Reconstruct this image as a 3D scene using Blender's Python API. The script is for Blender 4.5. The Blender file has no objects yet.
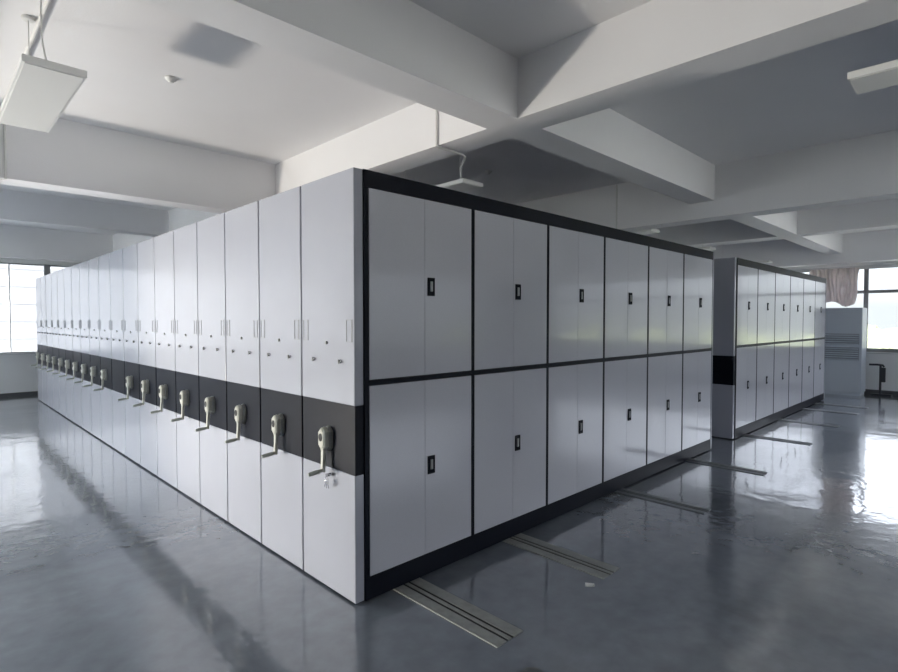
import bpy, bmesh, math, random
from mathutils import Vector, Matrix, noise
random.seed(7)
S = bpy.context.scene
C = S.collection
PI = math.pi

# ------------------------------------------------------------------ materials
def new_mat(name):
    m = bpy.data.materials.new(name); m.use_nodes = True
    nt = m.node_tree
    return m, nt, nt.nodes['Principled BSDF']

def pmat(name, col, rough=0.5, metal=0.0, spec=0.5, nscale=0, namt=0.0, bump=0.0, bscale=200, coat=0.0, rvar=0.0):
    m, nt, b = new_mat(name)
    b.inputs['Base Color'].default_value = (*col, 1)
    b.inputs['Roughness'].default_value = rough
    b.inputs['Metallic'].default_value = metal
    b.inputs['Specular IOR Level'].default_value = spec
    b.inputs['Coat Weight'].default_value = coat
    b.inputs['Coat Roughness'].default_value = 0.05
    tc = nt.nodes.new('ShaderNodeTexCoord')
    if nscale:
        n = nt.nodes.new('ShaderNodeTexNoise'); n.inputs['Scale'].default_value = nscale
        n.inputs['Detail'].default_value = 5
        nt.links.new(tc.outputs['Object'], n.inputs['Vector'])
        r = nt.nodes.new('ShaderNodeMapRange')
        r.inputs['From Min'].default_value = 0.3; r.inputs['From Max'].default_value = 0.7
        r.inputs['To Min'].default_value = 1 - namt; r.inputs['To Max'].default_value = 1 + namt
        nt.links.new(n.outputs['Fac'], r.inputs['Value'])
        mx = nt.nodes.new('ShaderNodeVectorMath'); mx.operation = 'SCALE'
        mx.inputs[0].default_value = col
        nt.links.new(r.outputs['Result'], mx.inputs['Scale'])
        nt.links.new(mx.outputs['Vector'], b.inputs['Base Color'])
        if rvar:
            r2 = nt.nodes.new('ShaderNodeMapRange')
            r2.inputs['From Min'].default_value = 0.3; r2.inputs['From Max'].default_value = 0.7
            r2.inputs['To Min'].default_value = rough - rvar; r2.inputs['To Max'].default_value = rough + rvar
            nt.links.new(n.outputs['Fac'], r2.inputs['Value'])
            nt.links.new(r2.outputs['Result'], b.inputs['Roughness'])
    if bump:
        n2 = nt.nodes.new('ShaderNodeTexNoise'); n2.inputs['Scale'].default_value = bscale
        n2.inputs['Detail'].default_value = 3
        nt.links.new(tc.outputs['Object'], n2.inputs['Vector'])
        bp = nt.nodes.new('ShaderNodeBump'); bp.inputs['Strength'].default_value = bump
        bp.inputs['Distance'].default_value = 0.01
        nt.links.new(n2.outputs['Fac'], bp.inputs['Height'])
        nt.links.new(bp.outputs['Normal'], b.inputs['Normal'])
    return m

M = {}
M['ceiling'] = pmat('ceiling_paint', (.82, .815, .825), .85, nscale=.7, namt=.03, bump=.08, bscale=60)
M['wall'] = pmat('wall_paint', (.80, .81, .81), .7, nscale=1.2, namt=.02, bump=.05, bscale=80)
M['white'] = pmat('white_powder_coat', (.465, .475, .53), .2, nscale=3, namt=.015, bump=.015, bscale=9, coat=.25)
M['door'] = pmat('grey_door_coat', (.625, .628, .68), .16, nscale=240, namt=.05, bump=.03, bscale=350, coat=.4)
M['black'] = pmat('black_blue_coat', (.006, .008, .015), .45, spec=.14, nscale=6, namt=.1)
M['gap'] = pmat('dark_gap', (.02, .02, .022), .7)
M['trimgrey'] = pmat('edge_trim_grey', (.42, .43, .44), .4)
M['pull'] = pmat('pull_grey', (.34, .35, .36), .4)
M['cream'] = pmat('cream_plastic', (.60, .60, .53), .35, nscale=8, namt=.04)
M['creamdark'] = pmat('grey_plastic', (.33, .34, .32), .4)
M['grip'] = pmat('grip_plastic', (.40, .42, .38), .4)
M['chrome'] = pmat('chrome', (.6, .6, .62), .18, metal=1)
M['darkmetal'] = pmat('dark_metal', (.05, .052, .058), .4, metal=.3)
M['frame'] = pmat('window_frame_white', (.62, .63, .64), .4)
M['greyframe'] = pmat('window_frame_grey', (.27, .275, .28), .45)
M['base'] = pmat('dark_baseboard', (.10, .105, .11), .5)
M['lamp'] = pmat('lamp_body', (.80, .80, .78), .4)
M['diff'] = pmat('lamp_diffuser', (.74, .74, .72), .5, bump=.03, bscale=400)
M['pipe'] = pmat('pvc_pipe', (.70, .70, .68), .45)
M['ac'] = pmat('ac_shell', (.56, .61, .67), .4)
M['acslat'] = pmat('ac_slat', (.30, .33, .37), .5)
M['curtain'] = pmat('curtain_cloth', (.72, .68, .67), .9, nscale=14, namt=.08)
M['rail'] = pmat('rail_steel_painted', (.31, .32, .305), .45, metal=.2, nscale=20, namt=.12)
M['facade'] = pmat('facade_panels', (.25, .25, .255), .7, nscale=.4, namt=.02)
M['raildark'] = pmat('rail_steel_darker', (.20, .215, .225), .4, metal=.2, nscale=20, namt=.12)  # darker grey steel for the farther rails
M['groove'] = pmat('facade_joint', (.17, .17, .175), .8)
M['leaf'] = pmat('pale_leaves', (.05, .057, .03), .8, nscale=.6, namt=.35)
M['bark'] = pmat('bark', (.18, .15, .12), .9)
M['ground'] = pmat('field_ground', (.25, .25, .235), .9, nscale=.08, namt=.2)
M['concrete'] = pmat('far_building_concrete', (.62, .62, .62), .9)

# glossy, slightly wavy grey-blue floor coat
def floor_mat():
    m, nt, b = new_mat('epoxy_floor')
    tc = nt.nodes.new('ShaderNodeTexCoord')
    def noi(sc, det, vec=None, dist=0.0):
        n = nt.nodes.new('ShaderNodeTexNoise'); n.inputs['Scale'].default_value = sc
        n.inputs['Detail'].default_value = det; n.inputs['Distortion'].default_value = dist
        nt.links.new(vec or tc.outputs['Object'], n.inputs['Vector']); return n
    big = noi(.55, 6, dist=1.2)
    ramp = nt.nodes.new('ShaderNodeValToRGB')
    e = ramp.color_ramp.elements
    e[0].position = .36; e[0].color = (.155, .175, .203, 1)
    e[1].position = .66; e[1].color = (.225, .248, .280, 1)
    nt.links.new(big.outputs['Fac'], ramp.inputs['Fac'])
    fine = noi(9, 8)
    mr = nt.nodes.new('ShaderNodeMapRange')
    mr.inputs['From Min'].default_value = .3; mr.inputs['From Max'].default_value = .7
    mr.inputs['To Min'].default_value = .9; mr.inputs['To Max'].default_value = 1.1
    nt.links.new(fine.outputs['Fac'], mr.inputs['Value'])
    sc = nt.nodes.new('ShaderNodeVectorMath'); sc.operation = 'SCALE'
    nt.links.new(ramp.outputs['Color'], sc.inputs[0]); nt.links.new(mr.outputs['Result'], sc.inputs['Scale'])
    nt.links.new(sc.outputs['Vector'], b.inputs['Base Color'])
    rr = nt.nodes.new('ShaderNodeMapRange')
    rr.inputs['From Min'].default_value = .3; rr.inputs['From Max'].default_value = .7
    rr.inputs['To Min'].default_value = .08; rr.inputs['To Max'].default_value = .26
    rn = noi(1.1, 6, dist=.8)
    nt.links.new(rn.outputs['Fac'], rr.inputs['Value']); nt.links.new(rr.outputs['Result'], b.inputs['Roughness'])
    b.inputs['Specular IOR Level'].default_value = .9
    b.inputs['Coat Weight'].default_value = 1.0; b.inputs['Coat Roughness'].default_value = .065; b.inputs['Coat IOR'].default_value = 1.65
    wav = noi(2.6, 3, dist=.6)
    bp = nt.nodes.new('ShaderNodeBump'); bp.inputs['Strength'].default_value = .35
    bp.inputs['Distance'].default_value = .012
    nt.links.new(wav.outputs['Fac'], bp.inputs['Height'])
    w2 = noi(11, 2, dist=.4)
    bp2 = nt.nodes.new('ShaderNodeBump'); bp2.inputs['Strength'].default_value = .35; bp2.inputs['Distance'].default_value = .003
    nt.links.new(w2.outputs['Fac'], bp2.inputs['Height']); nt.links.new(bp.outputs['Normal'], bp2.inputs['Normal'])
    nt.links.new(bp2.outputs['Normal'], b.inputs['Normal'])
    nt.links.new(bp2.outputs['Normal'], b.inputs['Coat Normal'])
    return m
M['floor'] = floor_mat()

def cloth_fix(m):
    nt = m.node_tree; b = nt.nodes['Principled BSDF']; out = nt.nodes['Material Output']
    t = nt.nodes.new('ShaderNodeBsdfTranslucent'); t.inputs['Color'].default_value = (.72, .68, .68, 1)
    mx = nt.nodes.new('ShaderNodeMixShader'); mx.inputs['Fac'].default_value = .5
    nt.links.new(b.outputs['BSDF'], mx.inputs[1]); nt.links.new(t.outputs['BSDF'], mx.inputs[2])
    nt.links.new(mx.outputs['Shader'], out.inputs['Surface'])
cloth_fix(M['curtain'])

def glass_mat():
    m, nt, b = new_mat('window_glass')
    nt.nodes.remove(b)
    out = nt.nodes['Material Output']
    t = nt.nodes.new('ShaderNodeBsdfTransparent'); t.inputs['Color'].default_value = (.95, .97, .97, 1)
    g = nt.nodes.new('ShaderNodeBsdfGlossy'); g.inputs['Roughness'].default_value = .02
    f = nt.nodes.new('ShaderNodeFresnel'); f.inputs['IOR'].default_value = 1.35
    mx = nt.nodes.new('ShaderNodeMixShader')
    nt.links.new(f.outputs['Fac'], mx.inputs['Fac'])
    nt.links.new(t.outputs['BSDF'], mx.inputs[1]); nt.links.new(g.outputs['BSDF'], mx.inputs[2])
    nt.links.new(mx.outputs['Shader'], out.inputs['Surface'])
    return m
M['glass'] = glass_mat()

# ------------------------------------------------------------------ mesh helpers
class MB:
    def __init__(self): self.bm = bmesh.new()
    def box(self, x0, x1, y0, y1, z0, z1, bev=0.0, seg=2):
        b = bmesh.new()
        bmesh.ops.create_cube(b, size=1)
        for v in b.verts:
            v.co = Vector(((x0+x1)/2 + v.co.x*(x1-x0), (y0+y1)/2 + v.co.y*(y1-y0), (z0+z1)/2 + v.co.z*(z1-z0)))
        if bev:
            bmesh.ops.bevel(b, geom=list(b.edges), offset=bev, segments=seg, profile=.5, affect='EDGES')
        self.merge(b); return self
    def merge(self, b, mat=None):
        if mat is not None: bmesh.ops.transform(b, matrix=mat, verts=b.verts)
        me = bpy.data.meshes.new('tmp'); b.to_mesh(me); b.free()
        self.bm.from_mesh(me); bpy.data.meshes.remove(me)
    def cyl(self, p0, p1, r0, r1=None, n=20, bev=0.0):
        p0 = Vector(p0); p1 = Vector(p1); r1 = r0 if r1 is None else r1
        b = bmesh.new(); d = p1 - p0
        bmesh.ops.create_cone(b, cap_ends=True, segments=n, radius1=r0, radius2=r1, depth=d.length)
        if bev:
            es = [e for e in b.edges if abs(e.verts[0].co.z - e.verts[1].co.z) < 1e-6]
            bmesh.ops.bevel(b, geom=es, offset=bev, segments=2, profile=.5, affect='EDGES')
        mt = Matrix.Translation((p0+p1)/2) @ d.to_track_quat('Z', 'Y').to_matrix().to_4x4()
        self.merge(b, mt); return self
    def tube(self, pts, r, n=12):
        # swept round tube through points
        pts = [Vector(p) for p in pts]
        rings = []
        up = None
        for i, p in enumerate(pts):
            t = (pts[min(i+1, len(pts)-1)] - pts[max(i-1, 0)]).normalized()
            a = t.orthogonal() if up is None else (up - t*up.dot(t))
            a.normalize(); up = a; c = t.cross(a)
            rad = r[i] if isinstance(r, (list, tuple)) else r
            rings.append([self.bm.verts.new(p + a*math.cos(2*PI*k/n)*rad + c*math.sin(2*PI*k/n)*rad) for k in range(n)])
        for i in range(len(rings)-1):
            for k in range(n):
                self.bm.faces.new((rings[i][k], rings[i][(k+1) % n], rings[i+1][(k+1) % n], rings[i+1][k]))
        self.bm.faces.new(rings[0][::-1]); self.bm.faces.new(rings[-1]); return self
    def loft(self, sections, bev=0.0):
        # sections: list of rings (same count) of 3-D points
        rs = [[self.bm.verts.new(Vector(p)) for p in s] for s in sections]
        n = len(rs[0])
        for i in range(len(rs)-1):
            for k in range(n):
                self.bm.faces.new((rs[i][k], rs[i][(k+1) % n], rs[i+1][(k+1) % n], rs[i+1][k]))
        self.bm.faces.new(rs[0][::-1]); self.bm.faces.new(rs[-1]); return self
    def build(self, name, mat, parent=None, smooth=False):
        bmesh.ops.recalc_face_normals(self.bm, faces=self.bm.faces)
        me = bpy.data.meshes.new(name); self.bm.to_mesh(me); self.bm.free()
        me.materials.append(mat)
        if smooth:
            for p in me.polygons: p.use_smooth = True
            me.set_sharp_from_angle(angle=math.radians(40))
        o = bpy.data.objects.new(name, me); C.objects.link(o)
        if parent: o.parent = parent
        return o

def thing(name, label, cat, loc=(0, 0, 0), rz=0, group=None):
    o = bpy.data.objects.new(name, None); C.objects.link(o)
    o.empty_display_size = .1
    o.location = loc; o.rotation_euler = (0, 0, rz)
    o['label'] = label; o['category'] = cat
    if group: o['group'] = group
    return o
def tag(o, label, cat, group=None, kind=None):
    o['label'] = label; o['category'] = cat
    if group: o['group'] = group
    if kind: o['kind'] = kind
    return o
def struct(o, label=None):
    o['kind'] = 'structure'
    if label: o['label'] = label
    return o
def copy_tree(o, parent=None):
    c = o.copy(); C.objects.link(c); c.parent = parent
    for ch in o.children: copy_tree(ch, c)
    return c

# ------------------------------------------------------------------ dimensions (x = along the cabinet face, y = along the crank row)
EYE = 1.65
CEIL = 3.575
SOFF = 3.14
GIRD = 2.935
XL, XR, YR, YF = -7.0, 15.3, -6.0, 15.07
W = .25

# ------------------------------------------------------------------ room shell
struct(MB().box(XL-W, XR+W, YR-W, YF+W, -.2, 0).build('floor', M['floor']), 'polished grey-blue coated concrete floor')
struct(MB().box(XL-W, XR+W, YR-W, YF+W, CEIL, CEIL+.2).build('ceiling', M['ceiling']), 'white plastered ceiling slab')

def wall_along_x(name, y0, y1, x0, x1, opens, label):
    m = MB(); cur = x0
    for (a, b, s, h) in opens:
        if a > cur: m.box(cur, a, y0, y1, 0, CEIL)
        m.box(a, b, y0, y1, 0, s); m.box(a, b, y0, y1, h, CEIL); cur = b
    if cur < x1: m.box(cur, x1, y0, y1, 0, CEIL)
    return struct(m.build(name, M['wall']), label)
def wall_along_y(name, x0, x1, y0, y1, opens, label):
    m = MB(); cur = y0
    for (a, b, s, h) in opens:
        if a > cur: m.box(x0, x1, cur, a, 0, CEIL)
        m.box(x0, x1, a, b, 0, s); m.box(x0, x1, a, b, h, CEIL); cur = b
    if cur < y1: m.box(x0, x1, cur, y1, 0, CEIL)
    return struct(m.build(name, M['wall']), label)

SILL, HEAD = .94, 2.90
far_op = [(-6.4, 4.35, SILL, HEAD), (5.6, 14.6, SILL, HEAD)]
right_op = [(-5.6, 4.2, SILL, HEAD), (5.2, 14.4, SILL, HEAD)]
left_op = [(4.8, 14.4, SILL, HEAD)]
front_op = [(2.6, 14.6, SILL, HEAD)]
wall_along_x('wall_back', YF, YF+W, XL-W, XR+W, far_op, 'white wall with a wide window band at the end of the crank row')
wall_along_y('wall_right', XR, XR+W, YR, YF, right_op, 'white wall with a wide window band behind the air conditioner')
wall_along_y('wall_left', XL-W, XL, YR, YF, left_op, 'white wall opposite the crank handles')
wall_along_x('wall_front', YR-W, YR, XL-W, XR+W, front_op, 'plain white wall behind the viewer')

struct(MB().box(XL, XR, YF-.02, YF, 0, .075).build('baseboard_back', M['base']))
struct(MB().box(XR-.02, XR, YR, YF-.02, 0, .10).build('baseboard_right', M['base']))
struct(MB().box(XL, XL+.02, YR, YF-.02, 0, .10).build('baseboard_left', M['base']))

# windows
def window(name, axis, c, a, b, s, h, mull, transom=None, label=None, fw=.05, sillmat='frame', headmat='frame', inward=-1):
    # axis 'x': the wall runs along x, at y=c ; 'y': along y, at x=c
    def bx(m, p0, p1, q0, q1, z0, z1, bev=.004):
        if axis == 'x': m.box(p0, p1, q0, q1, z0, z1, bev)
        else: m.box(q0, q1, p0, p1, z0, z1, bev)
    root = MB()
    q0, q1 = c+.09, c+.15
    if inward > 0: q0, q1 = c-.15, c-.09
    bx(root, a, b, q0, q1, s, s+fw); bx(root, a, a+fw, q0, q1, s+fw, h-fw); bx(root, b-fw, b, q0, q1, s+fw, h-fw)
    for mm in mull: bx(root, mm-fw/2, mm+fw/2, q0, q1, s+fw, h-fw)
    if transom: 
        edges = [a+fw] + [v for mm in mull for v in (mm-fw/2, mm+fw/2)] + [b-fw]
        for i in range(0, len(edges), 2): bx(root, edges[i], edges[i+1], q0+.005, q1-.005, transom-.035, transom+.035)
    o = root.build(name, M[sillmat]); struct(o, label)
    hd = MB(); bx(hd, a, b, q0-.01, q1+.01, h-fw, h); hd.build('head_rail', M[headmat], o)
    g = MB(); bx(g, a+fw, b-fw, (q0+q1)/2-.003, (q0+q1)/2+.003, s+fw, h-fw, 0); g.build('glass_pane', M['glass'], o)
    st = MB()
    if inward < 0: bx(st, a-.04, b+.04, c-.06, c+.09, s-.03, s, .004)
    else: bx(st, a-.04, b+.04, c-.09, c+.06, s-.03, s, .004)
    st.build('window_sill', M['frame'], o)
    return o
def steps(a, b, off, st):
    v = off
    while v > a + .3: v -= st
    r = []
    v += st
    while v < b - .3: r.append(v); v += st
    return [x for x in r if a+.3 < x < b-.3]
window('window_1', 'x', YF, -6.4, 4.35, SILL, HEAD, steps(-6.4, 4.35, 1.46, 2.6), None, 'wide bright window band beyond the far end of the crank row', fw=.022, headmat='greyframe')
window('window_2', 'x', YF, 5.6, 14.6, SILL, HEAD, steps(5.6, 14.6, 1.46, 2.6), None, 'bright window band behind the shelving', headmat='greyframe')
window('window_3', 'y', XR, -5.6, 4.2, SILL, HEAD, steps(-5.6, 4.2, 2.19, 1.9), 2.30, 'bright window band beside the air conditioner with trees outside', fw=.085, sillmat='greyframe')
window('window_4', 'y', XR, 5.2, 14.4, SILL, HEAD, steps(5.2, 14.4, 2.12, 1.9), 2.30, 'bright window band behind the second shelving block', fw=.07, sillmat='greyframe')
window('window_5', 'y', XL, 4.8, 14.4, SILL, HEAD, [7.2, 9.6, 12], None, 'window band facing the crank row', inward=1)

window('window_6', 'x', YR, 2.6, 14.6, SILL, HEAD, [5, 7.4, 9.8, 12.2], None, 'added unseen window behind the viewer on the right', inward=1)  # unseen window, added and sized to raise the light from the front

# ceiling beams : (position, width, soffit)
BW = .30
ybeams = [(-5.20, SOFF), (-1.33, GIRD), (2.54, SOFF), (6.33, GIRD), (10.3, SOFF), (14.1, GIRD)]   # run along x
xbeams = [(-4.55, SOFF), (-.75, GIRD), (3.20, SOFF), (7.10, GIRD), (10.95, SOFF), (14.75, GIRD)]    # run along y
n = 0
for (y, s) in ybeams:
    n += 1
    struct(MB().box(XL, XR, y, y+BW, s, CEIL).build('ceiling_beam', M['ceiling']), 'white concrete ceiling beam across the room')
for (x, s) in xbeams:
    m = MB(); cur = YR
    for (y, s2) in ybeams + [(YF, 0)]:
        if y > cur: m.box(x, x+BW, cur, y, s, CEIL)
        if s < s2 and y < YF: m.box(x, x+BW, y, y+BW, s, s2)
        cur = y+BW
    struct(m.build('ceiling_beam', M['ceiling']), 'white concrete ceiling beam along the shelving row')
# the wall lining above the window band
# ------------------------------------------------------------------ mobile shelving
X0 = 1.774           # front plane of the end panels
Y0 = 2.57            # plane of the cabinet face
PITCH = .6025
DEP = .596
XB = 1.838           # carcass
XD = 1.871           # first door
BAY = .884
XE = XD + 6*BAY      # 7.175
TOP = 2.485
LIFT = .03
# local coordinates: origin at (X0, Y0, 0)
def lx(x): return x - X0

def crank(parent):
    cy = DEP/2 - .02
    h = bpy.data.objects.new('crank_handle', None)
    base = MB()
    def ring(w, hh, xx, zc, ch=.35, top=1.0):
        c = ch*w
        pts = [(-w/2, -hh/2+c), (-w/2, hh/2-c), (-w/2+c, hh/2), (w/2-c, hh/2), (w/2, hh/2-c), (w/2, -hh/2+c), (w/2-c*1.0, -hh/2), (-w/2+c*1.0, -hh/2)]
        return [(xx, cy+p[0], zc+p[1]) for p in pts]
    base.loft([ring(.080, .150, .004, .905), ring(.080, .150, -.014, .905), ring(.070, .135, -.022, .905)])
    o = base.build('crank_handle', M['creamdark'], parent)
    hs = MB()
    hs.loft([ring(.066, .13, -.022, .910), ring(.072, .135, -.030, .910), ring(.068, .13, -.050, .910), ring(.050, .108, -.060, .912)])
    hs.build('hub', M['cream'], o)
    ov = MB()
    r = []
    for xx, k in ((-.058, 1), (-.0625, 1), (-.064, .8)):
        r.append([(xx, cy + math.cos(2*PI*i/20)*.019*k, .920 + math.sin(2*PI*i/20)*.024*k) for i in range(20)])
    ov.loft(r); ov.build('hub_cap', M['gap'], o, True)
    ar = MB()
    def sec(z, w, x0_, x1_, dy=0): return [(x0_, cy+dy-w/2, z), (x0_, cy+dy+w/2, z), (x1_, cy+dy+w/2, z), (x1_, cy+dy-w/2, z)]
    ar.loft([sec(.862, .038, -.028, -.054), sec(.835, .026, -.028, -.050), sec(.78, .022, -.034, -.054, -.004), sec(.735, .024, -.040, -.060, -.009), sec(.712, .026, -.042, -.062, -.011)])
    ar.build('arm', M['cream'], o)
    gp = MB()
    gp.tube([(-.050, cy-.011, .724), (-.062, cy-.011, .722), (-.070, cy-.011, .720), (-.10, cy-.009, .717), (-.135, cy-.007, .713), (-.146, cy-.006, .712), (-.150, cy-.006, .712)],
            [.010, .010, .012, .0135, .0125, .010, .004], 14)
    gp.build('grip', M['grip'], o, True)

def end_panels(root, handle=True, plain=False):
    y0, y1 = .008, PITCH - .008
    up = MB().box(0, .064, y0, y1, 1.130, TOP, .006).build('upper_end_panel', M['white'], root)
    lo = MB().box(0, .064, y0, y1, -.016, .728, .006).build('lower_end_panel', M['white'], root)
    MB().box(.003, .064, y0+.002, y1-.002, .728, 1.130, .0).build('dark_band', M['black'], root)
    if plain: return
    # two slim recessed pulls near the seams
    for (a, b) in ((.028, .086), (y1-.080, y1-.022)):
        m = MB(); z0, z1, t = 1.495, 1.625, .004
        m.box(-.003, .001, a, b, z0, z0+t); m.box(-.003, .001, a, b, z1-t, z1)
        m.box(-.003, .001, a, a+t, z0+t, z1-t); m.box(-.003, .001, b-t, b, z0+t, z1-t)
        m.build('pull_frame', M['pull'], root)
    MB().cyl((.001, DEP*.50, 1.486), (-.010, DEP*.50, 1.486), .011, .009, bev=.002).build('knob', M['creamdark'], root, True)
    for yy in (.145, .44):
        k = MB().cyl((.001, yy, 1.380), (-.012, yy, 1.380), .013, .011, bev=.002).build('lock', M['chrome'], root, True)
        MB().box(-.020, -.012, yy-.003, yy+.003, 1.368, 1.392).build('lock_tongue', M['creamdark'], k)
    if handle: crank(root)

def closed_unit(label, loc, group, handle=True):
    root = thing('mobile_shelf', label, 'mobile shelf', loc, 0, group)
    b = MB()
    b.box(lx(XB), lx(XE), .004, DEP, .10, TOP-.004)
    b.box(lx(XB), lx(XE), .012, DEP-.008, -.012, .10)
    b.build('carcass', M['black'], root)
    MB().box(lx(XB), lx(XE), .006, DEP, TOP-.004, TOP+.002).build('top_cover', M['white'], root)
    MB().box(lx(XE)+.0005, lx(7.2), .003, DEP, -.012, TOP, .003).build('rear_end_panel', M['white'], root)
    end_panels(root, handle)
    return root

def door_unit(label, loc, group, handle=True, plain=False):
    root = thing('mobile_shelf', label, 'mobile shelf', loc, 0, group)
    b = MB()
    b.box(lx(XB), lx(XE), .026, DEP, .10, TOP-.004)
    b.box(lx(XB), lx(XE), .030, DEP-.008, -.012, .10)
    b.build('carcass', M['gap'], root)
    MB().box(lx(XB), lx(XE), .03, DEP, TOP-.004, TOP-.001).build('top_cover', M['white'], root)
    f = MB()                                     # face frame
    f.box(lx(XB), lx(XE), 0, .026, 2.388, TOP, .002)
    f.box(lx(XB), lx(XE), 0, .026, -.018, .113, .002)
    f.box(lx(XB), lx(XD), 0, .026, .113, 2.388, .002)
    for i in range(1, 6):
        xx = lx(XD + i*BAY)
        f.box(xx-.014, xx+.014, 0, .026, .113, 2.388, .002)
    for i in range(6):
        x0 = lx(XD + i*BAY) + (.014 if i else 0); x1 = lx(XD + (i+1)*BAY) - (.014 if i < 5 else .010)
        f.box(x0, x1, 0, .026, 1.242, 1.270, .002)
    f.box(lx(XE)-.010, lx(XE), 0, .026, .113, 2.388, .002)
    f.build('face_frame', M['black'], root)
    MB().box(lx(XB), lx(XE), .006, DEP, TOP-.004, TOP+.002).build('top_cover', M['white'], root)
    MB().box(lx(XE)+.0005, lx(7.2), -.002, DEP, -.012, TOP, .003).build('rear_end_panel', M['white'], root)
    for (z0, z1, zl) in ((.117, 1.238, .69), (1.274, 2.384, 1.835)):
        for i in range(6):
            x0 = lx(XD + i*BAY) + (.017 if i else .003); x1 = lx(XD + (i+1)*BAY) - (.017 if i < 5 else .013)
            xm = x0 + (x1-x0)*.50
            MB().box(x0, xm-.0008, .001, .022, z0, z1, .002).build('door', M['door'], root)
            d = MB().box(xm+.0008, x1, .001, .022, z0, z1, .002).build('door', M['door'], root)
            lk = MB(); cx = xm + .052
            hw, hh, t = .029, .058, .006
            lk.box(cx-hw, cx+hw, -.0015, .0015, zl-hh, zl+hh)
            lk.box(cx-hw, cx-hw+t, -.006, -.0015, zl-hh, zl+hh); lk.box(cx+hw-t, cx+hw, -.006, -.0015, zl-hh, zl+hh)
            lk.box(cx-hw+t, cx+hw-t, -.006, -.0015, zl-hh, zl-hh+t); lk.box(cx-hw+t, cx+hw-t, -.006, -.0015, zl+hh-t, zl+hh)
            lo = lk.build('door_lock', M['black'], d)
            tg = MB().box(cx-.010, cx+.010, -.010, -.0015, zl-.030, zl+.034, .003)
            tg.cyl((cx, -.0105, zl+.014), (cx, -.009, zl+.014), .006)
            tg.build('lock_lever', M['trimgrey'], lo)
    end_panels(root, handle, plain)
    return root

ordw = ['first', 'second', 'third', 'fourth', 'fifth', 'sixth', 'seventh', 'eighth', 'ninth', 'tenth', 'eleventh', 'twelfth',
        'thirteenth', 'fourteenth', 'fifteenth', 'sixteenth', 'seventeenth', 'eighteenth', 'nineteenth', 'twentieth']
G1 = 'mobile shelving units of the long crank row'
first = door_unit('nearest shelf of the long row, showing grey double doors in a black frame', (X0, Y0, LIFT), G1)
proto = None
NU = 19
for k in range(1, NU):
    if k == 8: continue
    y = Y0 + PITCH*k
    if k == NU-1: lab = 'last white mobile shelf, at the far window end of the long row'
    else: lab = 'white mobile shelf with crank, %s from the near corner of the long row' % ordw[k]
    if proto is None: proto = closed_unit(lab, (X0, y, LIFT), G1); u = proto
    else: u = copy_tree(proto); u.location = (X0, y, LIFT)
    u['label'] = lab; u['group'] = G1; u['category'] = 'mobile shelf'
closed_unit('white shelf of the long row whose dark band has no crank', (X0, Y0+PITCH*8, LIFT), G1, False)['category'] = 'mobile shelf'

X2 = 8.0
g2 = door_unit('shelving block beyond the aisle gap, its glossy grey doors reflecting the window', (X2, Y0, LIFT), 'shelving units beyond the aisle', plain=True)

# key bunch on the near unit
ky = thing('key_bunch', 'small bunch of silver keys hanging under the nearest crank handle', 'keys', (X0-.0175, Y0+DEP/2-.055, .725))
lk = MB()   .cyl((.016, 0, 0), (-.012, 0, 0), .010, bev=.002).build('key_in_lock', M['chrome'], ky, True)
MB().box(-.03, -.012, -.002, .002, -.010, .010).build('key_bow', M['chrome'], lk)
tb = MB(); tb.tube([(-.024, .016*math.sin(a*2*PI/24), -.024+.016*math.cos(a*2*PI/24)) for a in range(25)], .0014, 8)
tb.build('key_ring', M['chrome'], ky, True)
for a, s in ((-.5, 1), (.45, .9), (.0, 1)):
    km = MB()
    km.cyl((-.026, 0, -.008), (-.022, 0, -.008), .011*s)
    km.box(-.0255, -.0225, -.003, .003, -.045, -.012)
    ko = km.build('key', M['chrome'], ky); 
    ko.matrix_local = Matrix.Translation((a*.004, a*.014, -.034)) @ Matrix.Rotation(a, 4, 'X')

# ------------------------------------------------------------------ floor rails
def rail(x, w, label, grp, y_in=13.9, mat='rail'):
    r = thing('floor_rail', label, 'floor rail', (x, 1.75, 0), 0, grp)
    L = y_in - 1.75
    p = MB()
    g = .010
    c1, c2 = -w*.10, w*.10
    p.box(-w/2, c1-g, 0, L, 0, .007); p.box(c1+g, c2-g, .0, L, 0, .007); p.box(c2+g, w/2, 0, L, 0, .007)
    p.build('rail_plate', M[mat], r)
    for c in (c1, c2):
        MB().box(c-g+.0005, c+g-.0005, .004, L, 0, .0025).build('rail_groove', M['gap'], r)
    return r
GR = 'steel floor rails sticking out from the long row'
for x, w, lab in ((2.16, .21, 'pale steel floor rail nearest the corner, with two dark grooves'),
                  (3.20, .21, 'second steel floor rail from the near corner, under the second cabinet bay'),
                  (4.84, .16, 'third steel floor rail from the near corner of the long row'),
                  (6.48, .16, 'last steel floor rail of the long row, before the aisle gap')):
    rail(x, w, lab, GR, mat='rail' if x < 4 else 'raildark')
for x, lab in ((8.48, 'floor rail nearest the aisle gap, in front of the second shelving block'),
               (10.2, 'second floor rail in front of the shelving block beyond the aisle'),
               (11.8, 'third floor rail in front of the shelving block beyond the aisle'),
               (12.75, 'farthest floor rail, near the air conditioner end of the second block')):
    rail(x, .15, lab, 'floor rails of the second shelving block', y_in=3.1, mat='raildark')

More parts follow.
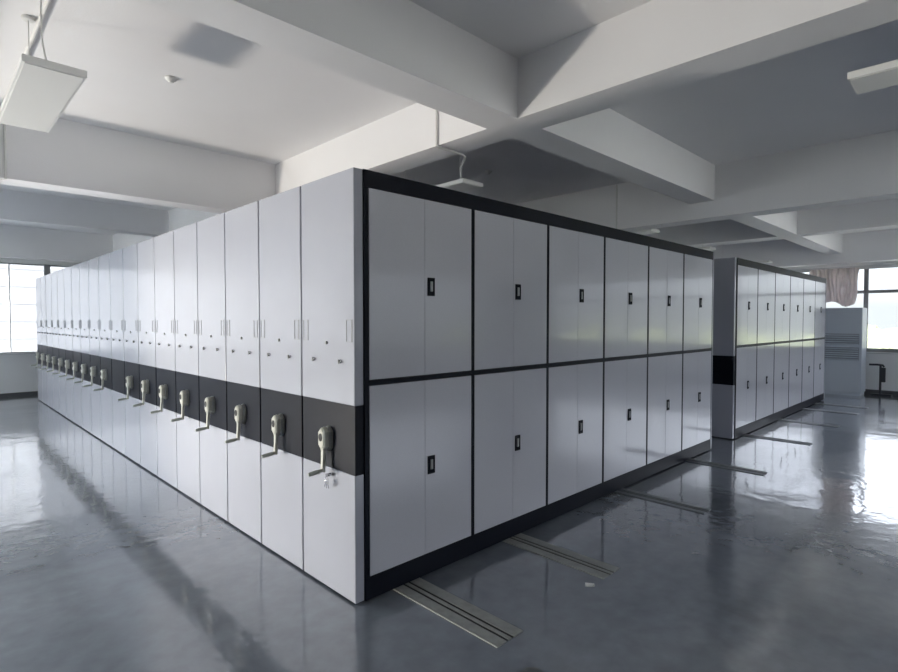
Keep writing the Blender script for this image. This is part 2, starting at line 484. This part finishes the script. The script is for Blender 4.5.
# ------------------------------------------------------------------ ceiling lamps
LZ = 2.96
def lamp(x, y, label, cords=(-.42, .42)):
    # box lamp 1.2 m along y, .28 along x
    r = thing('ceiling_lamp', label, 'ceiling lamp', (x, y, LZ), 0, 'suspended box lamps')
    m = MB(); w, l = .14, .60
    s = lambda z, a: [(-w*a, -l*1, z), (w*a, -l*1, z), (w*a, l*1, z), (-w*a, l*1, z)]
    m.loft([[(-w, -l, 0), (w, -l, 0), (w, l, 0), (-w, l, 0)], [(-w, -l, .034), (w, -l, .034), (w, l, .034), (-w, l, .034)],
            [(-w+.004, -l+.004, .038), (w-.004, -l+.004, .038), (w-.004, l-.004, .038), (-w+.004, l-.004, .038)]])
    m.build('lamp_body', M['lamp'], r)
    MB().box(-w+.012, w-.012, -l+.012, l-.012, -.004, .0).build('diffuser', M['diff'], r)
    for yy in cords:
        c = MB(); c.cyl((0, yy, .038), (0, yy, CEIL-LZ-.02), .0035, n=8); c.cyl((0, yy, CEIL-LZ-.022), (0, yy, CEIL-LZ), .036, bev=.004)
        c.build('suspension_cord', M['pipe'], r, True)
    return r
L1 = lamp(.545, 4.09, 'white box lamp hanging at the upper left, seen from below', (.28,))
cd = MB(); cd.tube([(-.02, -.34, CEIL-LZ-.005), (-.02, -.34, .30), (-.018, -.35, .22), (-.01, -.39, .12), (0, -.45, .06), (0, -.50, .04)], .005, 8)
cd.build('power_cord', M['pipe'], L1, True)
lamp(.525, 8.45, 'white box lamp cut by the left edge, beyond the nearer one')
lamp(3.86, 4.20, 'white box lamp just above the black top edge of the cabinets')
lamp(3.78, .02, 'white box lamp at the upper right, its end towards the middle', (-.42,))
lamp(7.78, 4.2, 'white box lamp glimpsed over the middle of the cabinet top')
lamp(10.45, 4.35, 'white box lamp glimpsed over the far end of the cabinets')
lamp(13.8, 4.3, 'small distant box lamp above the second shelving block')

# conduits
def conduit(name, pts, r, label):
    m = MB(); m.tube(pts, r, 10)
    return tag(m.build(name, M['pipe'], None, True), label, 'conduit', 'white ceiling conduits')
conduit('ceiling_conduit', [(.60, 2.83, CEIL-.016), (.60, 6.32, CEIL-.016)], .013, 'thick white ceiling conduit running above the upper left lamp')
xx = 3.20 - .014
conduit('beam_conduit', [(xx, 4.55/1.0-1.15, CEIL-.01), (xx, 3.40, SOFF-.012), (3.22, 3.40, SOFF-.014), (3.50, 3.40, SOFF-.014), (3.56, 3.43, SOFF-.014), (3.62, 3.50, SOFF-.03), (3.63, 3.55, SOFF-.07), (3.68, 3.60, 3.05), (3.735, 3.64, 2.99)], .011, 'thin white conduit down the bright beam to the lamp over the cabinets')
for a, w_ in ((.555, 0), (.60, 1)):
    conduit('beam_conduit', [(a, 6.32, CEIL-.01), (a, 6.32, GIRD-.01), (a-.06, 6.40, GIRD-.014), (a-.06, 6.64, GIRD-.014)], .010,
            ('left' if w_ == 0 else 'right') + ' thin conduit down the deep beam face at the left edge')
conduit('beam_conduit', [(7.088, 3.85, CEIL-.01), (7.088, 3.85, GIRD+.0)], .010, 'thin conduit down the pale beam above the far cabinets')

# smoke detectors
def detector(x, y, label):
    m = MB(); prof = [(.0, .044), (.010, .044), (.018, .040), (.028, .026), (.034, .018), (.040, .016), (.042, .006)]
    m.loft([[(x + math.cos(2*PI*i/24)*r, y + math.sin(2*PI*i/24)*r, CEIL-d) for i in range(24)] for d, r in prof])
    tag(m.build('smoke_detector', M['pipe'], None, True), label, 'smoke detector', 'ceiling smoke detectors')
detector(1.48, 4.66, 'small round smoke detector on the open ceiling at the upper left')
detector(5.30, 4.68, 'small round smoke detector above the black cabinet top')

# ------------------------------------------------------------------ air conditioner
ac = thing('air_conditioner', 'tall grey floor-standing air conditioner with two louvred grilles by the window', 'air conditioner', (14.62, 2.13, 0))
AW, AD, AH = .93, .56, 1.93
MB().box(0, AD, 0, AW, .06, AH, .012).box(.02, AD-.02, .02, AW-.02, 0, .06).build('cabinet', M['ac'], ac)
MB().box(-.004, .0, .03, AW-.03, .17, .74, .001).build('lower_panel', M['ac'], ac)
MB().box(-.004, .0, .03, AW-.03, 1.44, AH-.03, .001).build('upper_panel', M['ac'], ac)
for (z0, z1, k) in ((1.12, 1.36, 5), (.78, 1.06, 6)):
    g = MB().box(-.006, .0, .05, AW-.05, z0, z1).build('grille', M['acslat'], ac)
    sl = MB()
    for i in range(k):
        zc = z0 + (i+.5)*(z1-z0)/k
        sl.loft([[(-.006, y, zc-.010), (-.030, y, zc-.020), (-.030, y, zc-.014), (-.006, y, zc+.002)] for y in (.06, AW-.06)])
    sl.build('louvres', M['ac'], g)

# stand beside it
st = thing('metal_stand', 'dark metal stand with a bent top arm and flat foot beside the air conditioner', 'stand', (15.08, 1.86, 0))
MB().box(-.06, .06, -.20, .16, 0, .04, .01).build('foot', M['darkmetal'], st)
MB().cyl((0, 0, .04), (0, 0, .66), .022).build('post', M['darkmetal'], st, True)
MB().tube([(0, .20, .675), (0, .05, .68), (0, -.04, .67), (0, -.06, .63)], .022).build('arm', M['darkmetal'], st, True)
MB().box(-.03, .03, -.09, .01, .30, .62, .012).build('clamp_block', M['darkmetal'], st)

# ------------------------------------------------------------------ curtain gathered at the window head
def curtain():
    m = MB(); N = 90; K = 26
    ya, yb = 2.28, 3.25
    def pt(i, k, side):
        u = i/N; v = k/K
        top = 2.845; zlen = .82 + .06*math.sin(u*9)
        # cloth pulled up and knotted low: narrows and sags towards the bottom
        nar = 1 - .16*v**1.5
        mid = (ya+yb)/2 + .08
        y = mid + ((ya + (yb-ya)*u) - mid)*nar + .02*math.sin(v*6+u*12)
        fold = .045*math.sin(u*2*PI*9 + 1.5*math.sin(v*2.5)) + .02*math.sin(u*2*PI*21 + v*4)
        x = 15.17 + fold*(1-.2*v) - .05*math.sin(v*PI) + side*.004
        return (x, y, top - zlen*v)
    grid = {}
    for side in (-1, 1):
        for i in range(N+1):
            for k in range(K+1):
                grid[side, i, k] = m.bm.verts.new(pt(i, k, side))
    for side in (-1, 1):
        for i in range(N):
            for k in range(K):
                q = [grid[side, i, k], grid[side, i+1, k], grid[side, i+1, k+1], grid[side, i, k+1]]
                m.bm.faces.new(q if side < 0 else q[::-1])
    for i in range(N):
        for k in (0, K):
            m.bm.faces.new((grid[-1, i, k], grid[-1, i+1, k], grid[1, i+1, k], grid[1, i, k]))
    for k in range(K):
        for i in (0, N):
            m.bm.faces.new((grid[-1, i, k], grid[-1, i, k+1], grid[1, i, k+1], grid[1, i, k]))
    return tag(m.build('curtain', M['curtain'], None, True), 'gathered greyish-brown curtain hanging above the air conditioner', 'curtain')
curtain()
# bracket hanging from the far window head
tag(MB().box(2.06, 2.17, YF-.06, YF-.001, HEAD-.30, HEAD-.0).build('hanging_bracket', M['greyframe']),
    'short dark bracket hanging down at the far window head', 'bracket')

# floor odds and ends
tag(MB().cyl((2.02, 1.50, 0), (2.02, 1.50, .003), .052, n=28).build('floor_cover', pmat('cover_grey', (.10, .105, .11), .4)),
    'small round dark floor cover beside the nearest rail end', 'floor cover')
sc = MB(); sc.loft([[(2.93, 1.78, 0), (2.97, 1.74, 0), (3.00, 1.76, 0), (2.96, 1.80, 0)], [(2.93, 1.78, .004), (2.97, 1.74, .012), (3.00, 1.76, .003), (2.96, 1.80, .009)]])
tag(sc.build('paper_scrap', M['diff']), 'tiny crumpled white scrap beside the second rail end', 'scrap')

# ------------------------------------------------------------------ outside
struct(MB().box(-120, 160, -120, 120, -10.2, -10).build('ground', M['ground']), 'open ground far below the windows')
fb = MB().box(-22, 26, 34, 44, -10, 16).build('wall_facade', M['facade'])
bd = thing('building', 'pale overexposed building with panel joints outside the far window', 'building', (0, 34, -10))
fb.name = 'facade'; fb.parent = bd; fb.matrix_parent_inverse = bd.matrix_basis.inverted()
jm = MB()
for i in range(30): jm.box(-22, 26, 33.97, 34.0, -9.6+i*.86, -9.57+i*.86)
for i in range(14): jm.box(-21.4+i*3.4, -21.36+i*3.4, 33.965, 34.0, -10, 16)
jo = jm.build('panel_joint', M['groove'], bd); jo.matrix_parent_inverse = bd.matrix_basis.inverted()
def tree(x, y, h, r, seed, label):
    t = thing('tree', label, 'tree', (x, y, -10), 0, 'trees outside the right window')
    b = bmesh.new(); bmesh.ops.create_icosphere(b, subdivisions=4, radius=1)
    for v in b.verts:
        d = noise.noise(v.co*1.8 + Vector((seed*3.1, 0, 0)))*.35 + noise.noise(v.co*5 + Vector((seed, 5, 0)))*.22 + noise.noise(v.co*12)*.1
        v.co = v.co*(1+d); v.co.x *= r; v.co.y *= r; v.co.z = v.co.z*r*.85 + h - r*.85
    m = MB(); m.merge(b); m.build('crown', M['leaf'], t)
    MB().cyl((0, 0, 0), (0, 0, h-r), .3, .2, 10).build('trunk', M['bark'], t)
i = 0
for xrow, y0_ in ((58, -50.0), (69, -46.0)):
    y = y0_
    while y < 34:
        rr_ = random.uniform(2.7, 3.6)
        tree(xrow + random.uniform(-1, 1), y, random.uniform(9.7, 11.0) + (xrow-58)*.03, rr_, i, 'leafy yellow-green tree outside the right window, washed out by daylight')
        y += 9.6; i += 1

# ------------------------------------------------------------------ light
w = bpy.data.worlds.new('sky'); S.world = w; w.use_nodes = True
nt = w.node_tree; bg = nt.nodes['Background']
tc = nt.nodes.new('ShaderNodeTexCoord'); sx = nt.nodes.new('ShaderNodeSeparateXYZ')
nt.links.new(tc.outputs['Generated'], sx.inputs[0])
rp = nt.nodes.new('ShaderNodeValToRGB'); e = rp.color_ramp.elements   # hazy sky: pale at the horizon, bright overhead
e[0].position = 0.02; e[0].color = (.115, .12, .124, 1)
e[1].position = .55; e[1].color = (.88, .915, 1.08, 1)
m_ = e.new(.20); m_.color = (.36, .372, .415, 1)
nt.links.new(sx.outputs['Z'], rp.inputs['Fac'])
dt = nt.nodes.new('ShaderNodeVectorMath'); dt.operation = 'DOT_PRODUCT'           # bright haze around the sun
dt.inputs[1].default_value = Vector((-1, .35, .60)).normalized()
nt.links.new(tc.outputs['Generated'], dt.inputs[0])
mxm = nt.nodes.new('ShaderNodeMath'); mxm.operation = 'MAXIMUM'; mxm.inputs[1].default_value = 0
nt.links.new(dt.outputs['Value'], mxm.inputs[0])
pw = nt.nodes.new('ShaderNodeMath'); pw.operation = 'POWER'; pw.inputs[1].default_value = 5
nt.links.new(mxm.outputs[0], pw.inputs[0])
gl = nt.nodes.new('ShaderNodeVectorMath'); gl.operation = 'SCALE'; gl.inputs[0].default_value = (2.0, 2.0, 2.0)
nt.links.new(pw.outputs[0], gl.inputs['Scale'])
ad = nt.nodes.new('ShaderNodeVectorMath'); ad.operation = 'ADD'
nt.links.new(gl.outputs['Vector'], ad.inputs[0]); nt.links.new(rp.outputs['Color'], ad.inputs[1])
nt.links.new(ad.outputs['Vector'], bg.inputs['Color'])
bg.inputs['Strength'].default_value = 8

def portal(name, loc, rot, sx_, sy_):
    l = bpy.data.lights.new(name, 'AREA'); l.shape = 'RECTANGLE'; l.size = sx_; l.size_y = sy_
    l.cycles.is_portal = True
    o = bpy.data.objects.new(name, l); C.objects.link(o); o.location = loc; o.rotation_euler = rot
zc = (SILL+HEAD)/2; hh = HEAD-SILL
for (a, b, *_ ) in far_op: portal('window_portal', ((a+b)/2, YF+.2, zc), (-PI/2, 0, 0), b-a, hh)
for (a, b, *_ ) in right_op: portal('window_portal', (XR+.2, (a+b)/2, zc), (PI/2, 0, PI/2), b-a, hh)
for (a, b, *_ ) in left_op: portal('window_portal', (XL-.2, (a+b)/2, zc), (PI/2, 0, -PI/2), b-a, hh)

for (a, b, *_ ) in front_op: portal('window_portal', ((a+b)/2, YR-.2, zc), (PI/2, 0, 0), b-a, hh)

# added spot lamp on the floor, standing in for sunlight bounced off it
sp = bpy.data.lights.new('sun_bounce_stand_in', 'SPOT'); sp.energy = 1900; sp.color = (1.0, .92, .80)
sp.shadow_soft_size = .30; sp.spot_size = math.radians(72); sp.spot_blend = .6
so = bpy.data.objects.new('sun_bounce_stand_in', sp); C.objects.link(so)
so.location = (-4.1, 7.15, .06)
so.rotation_euler = (Vector((3.2, 1.8, 3.3)) - so.location).to_track_quat('-Z', 'Y').to_euler()

sn = bpy.data.lights.new('sun', 'SUN'); sn.energy = 85; sn.angle = math.radians(.6); sn.color = (1, .95, .87)
sno = bpy.data.objects.new('sun', sn); C.objects.link(sno); sno.location = (-20, 10, 20)
sno.rotation_euler = Vector((1, -.25, -.60)).to_track_quat('-Z', 'Y').to_euler()

# ------------------------------------------------------------------ camera
cam = bpy.data.cameras.new('camera'); co = bpy.data.objects.new('camera', cam); C.objects.link(co)
cam.sensor_width = 36; cam.lens = 543/898*36; cam.clip_start = .05; cam.clip_end = 400
phi = math.atan2(.714, .700)
pitch = math.atan(15.5/543)
fwd = Vector((math.cos(phi)*math.cos(pitch), math.sin(phi)*math.cos(pitch), -math.sin(pitch)))
co.location = (0, 0, EYE)
co.rotation_euler = fwd.to_track_quat('-Z', 'Y').to_euler()
S.camera = co

S.view_settings.view_transform = 'Standard'; S.view_settings.look = 'None'
S.view_settings.gamma = 1; S.view_settings.use_curve_mapping = False
S.view_settings.exposure = 0.18
S.cycles.use_denoising = True; S.cycles.caustics_reflective = False; S.cycles.caustics_refractive = False
S.cycles.max_bounces = 10; S.cycles.diffuse_bounces = 6; S.cycles.glossy_bounces = 4; S.cycles.transparent_max_bounces = 12
S.cycles.sample_clamp_indirect = 8
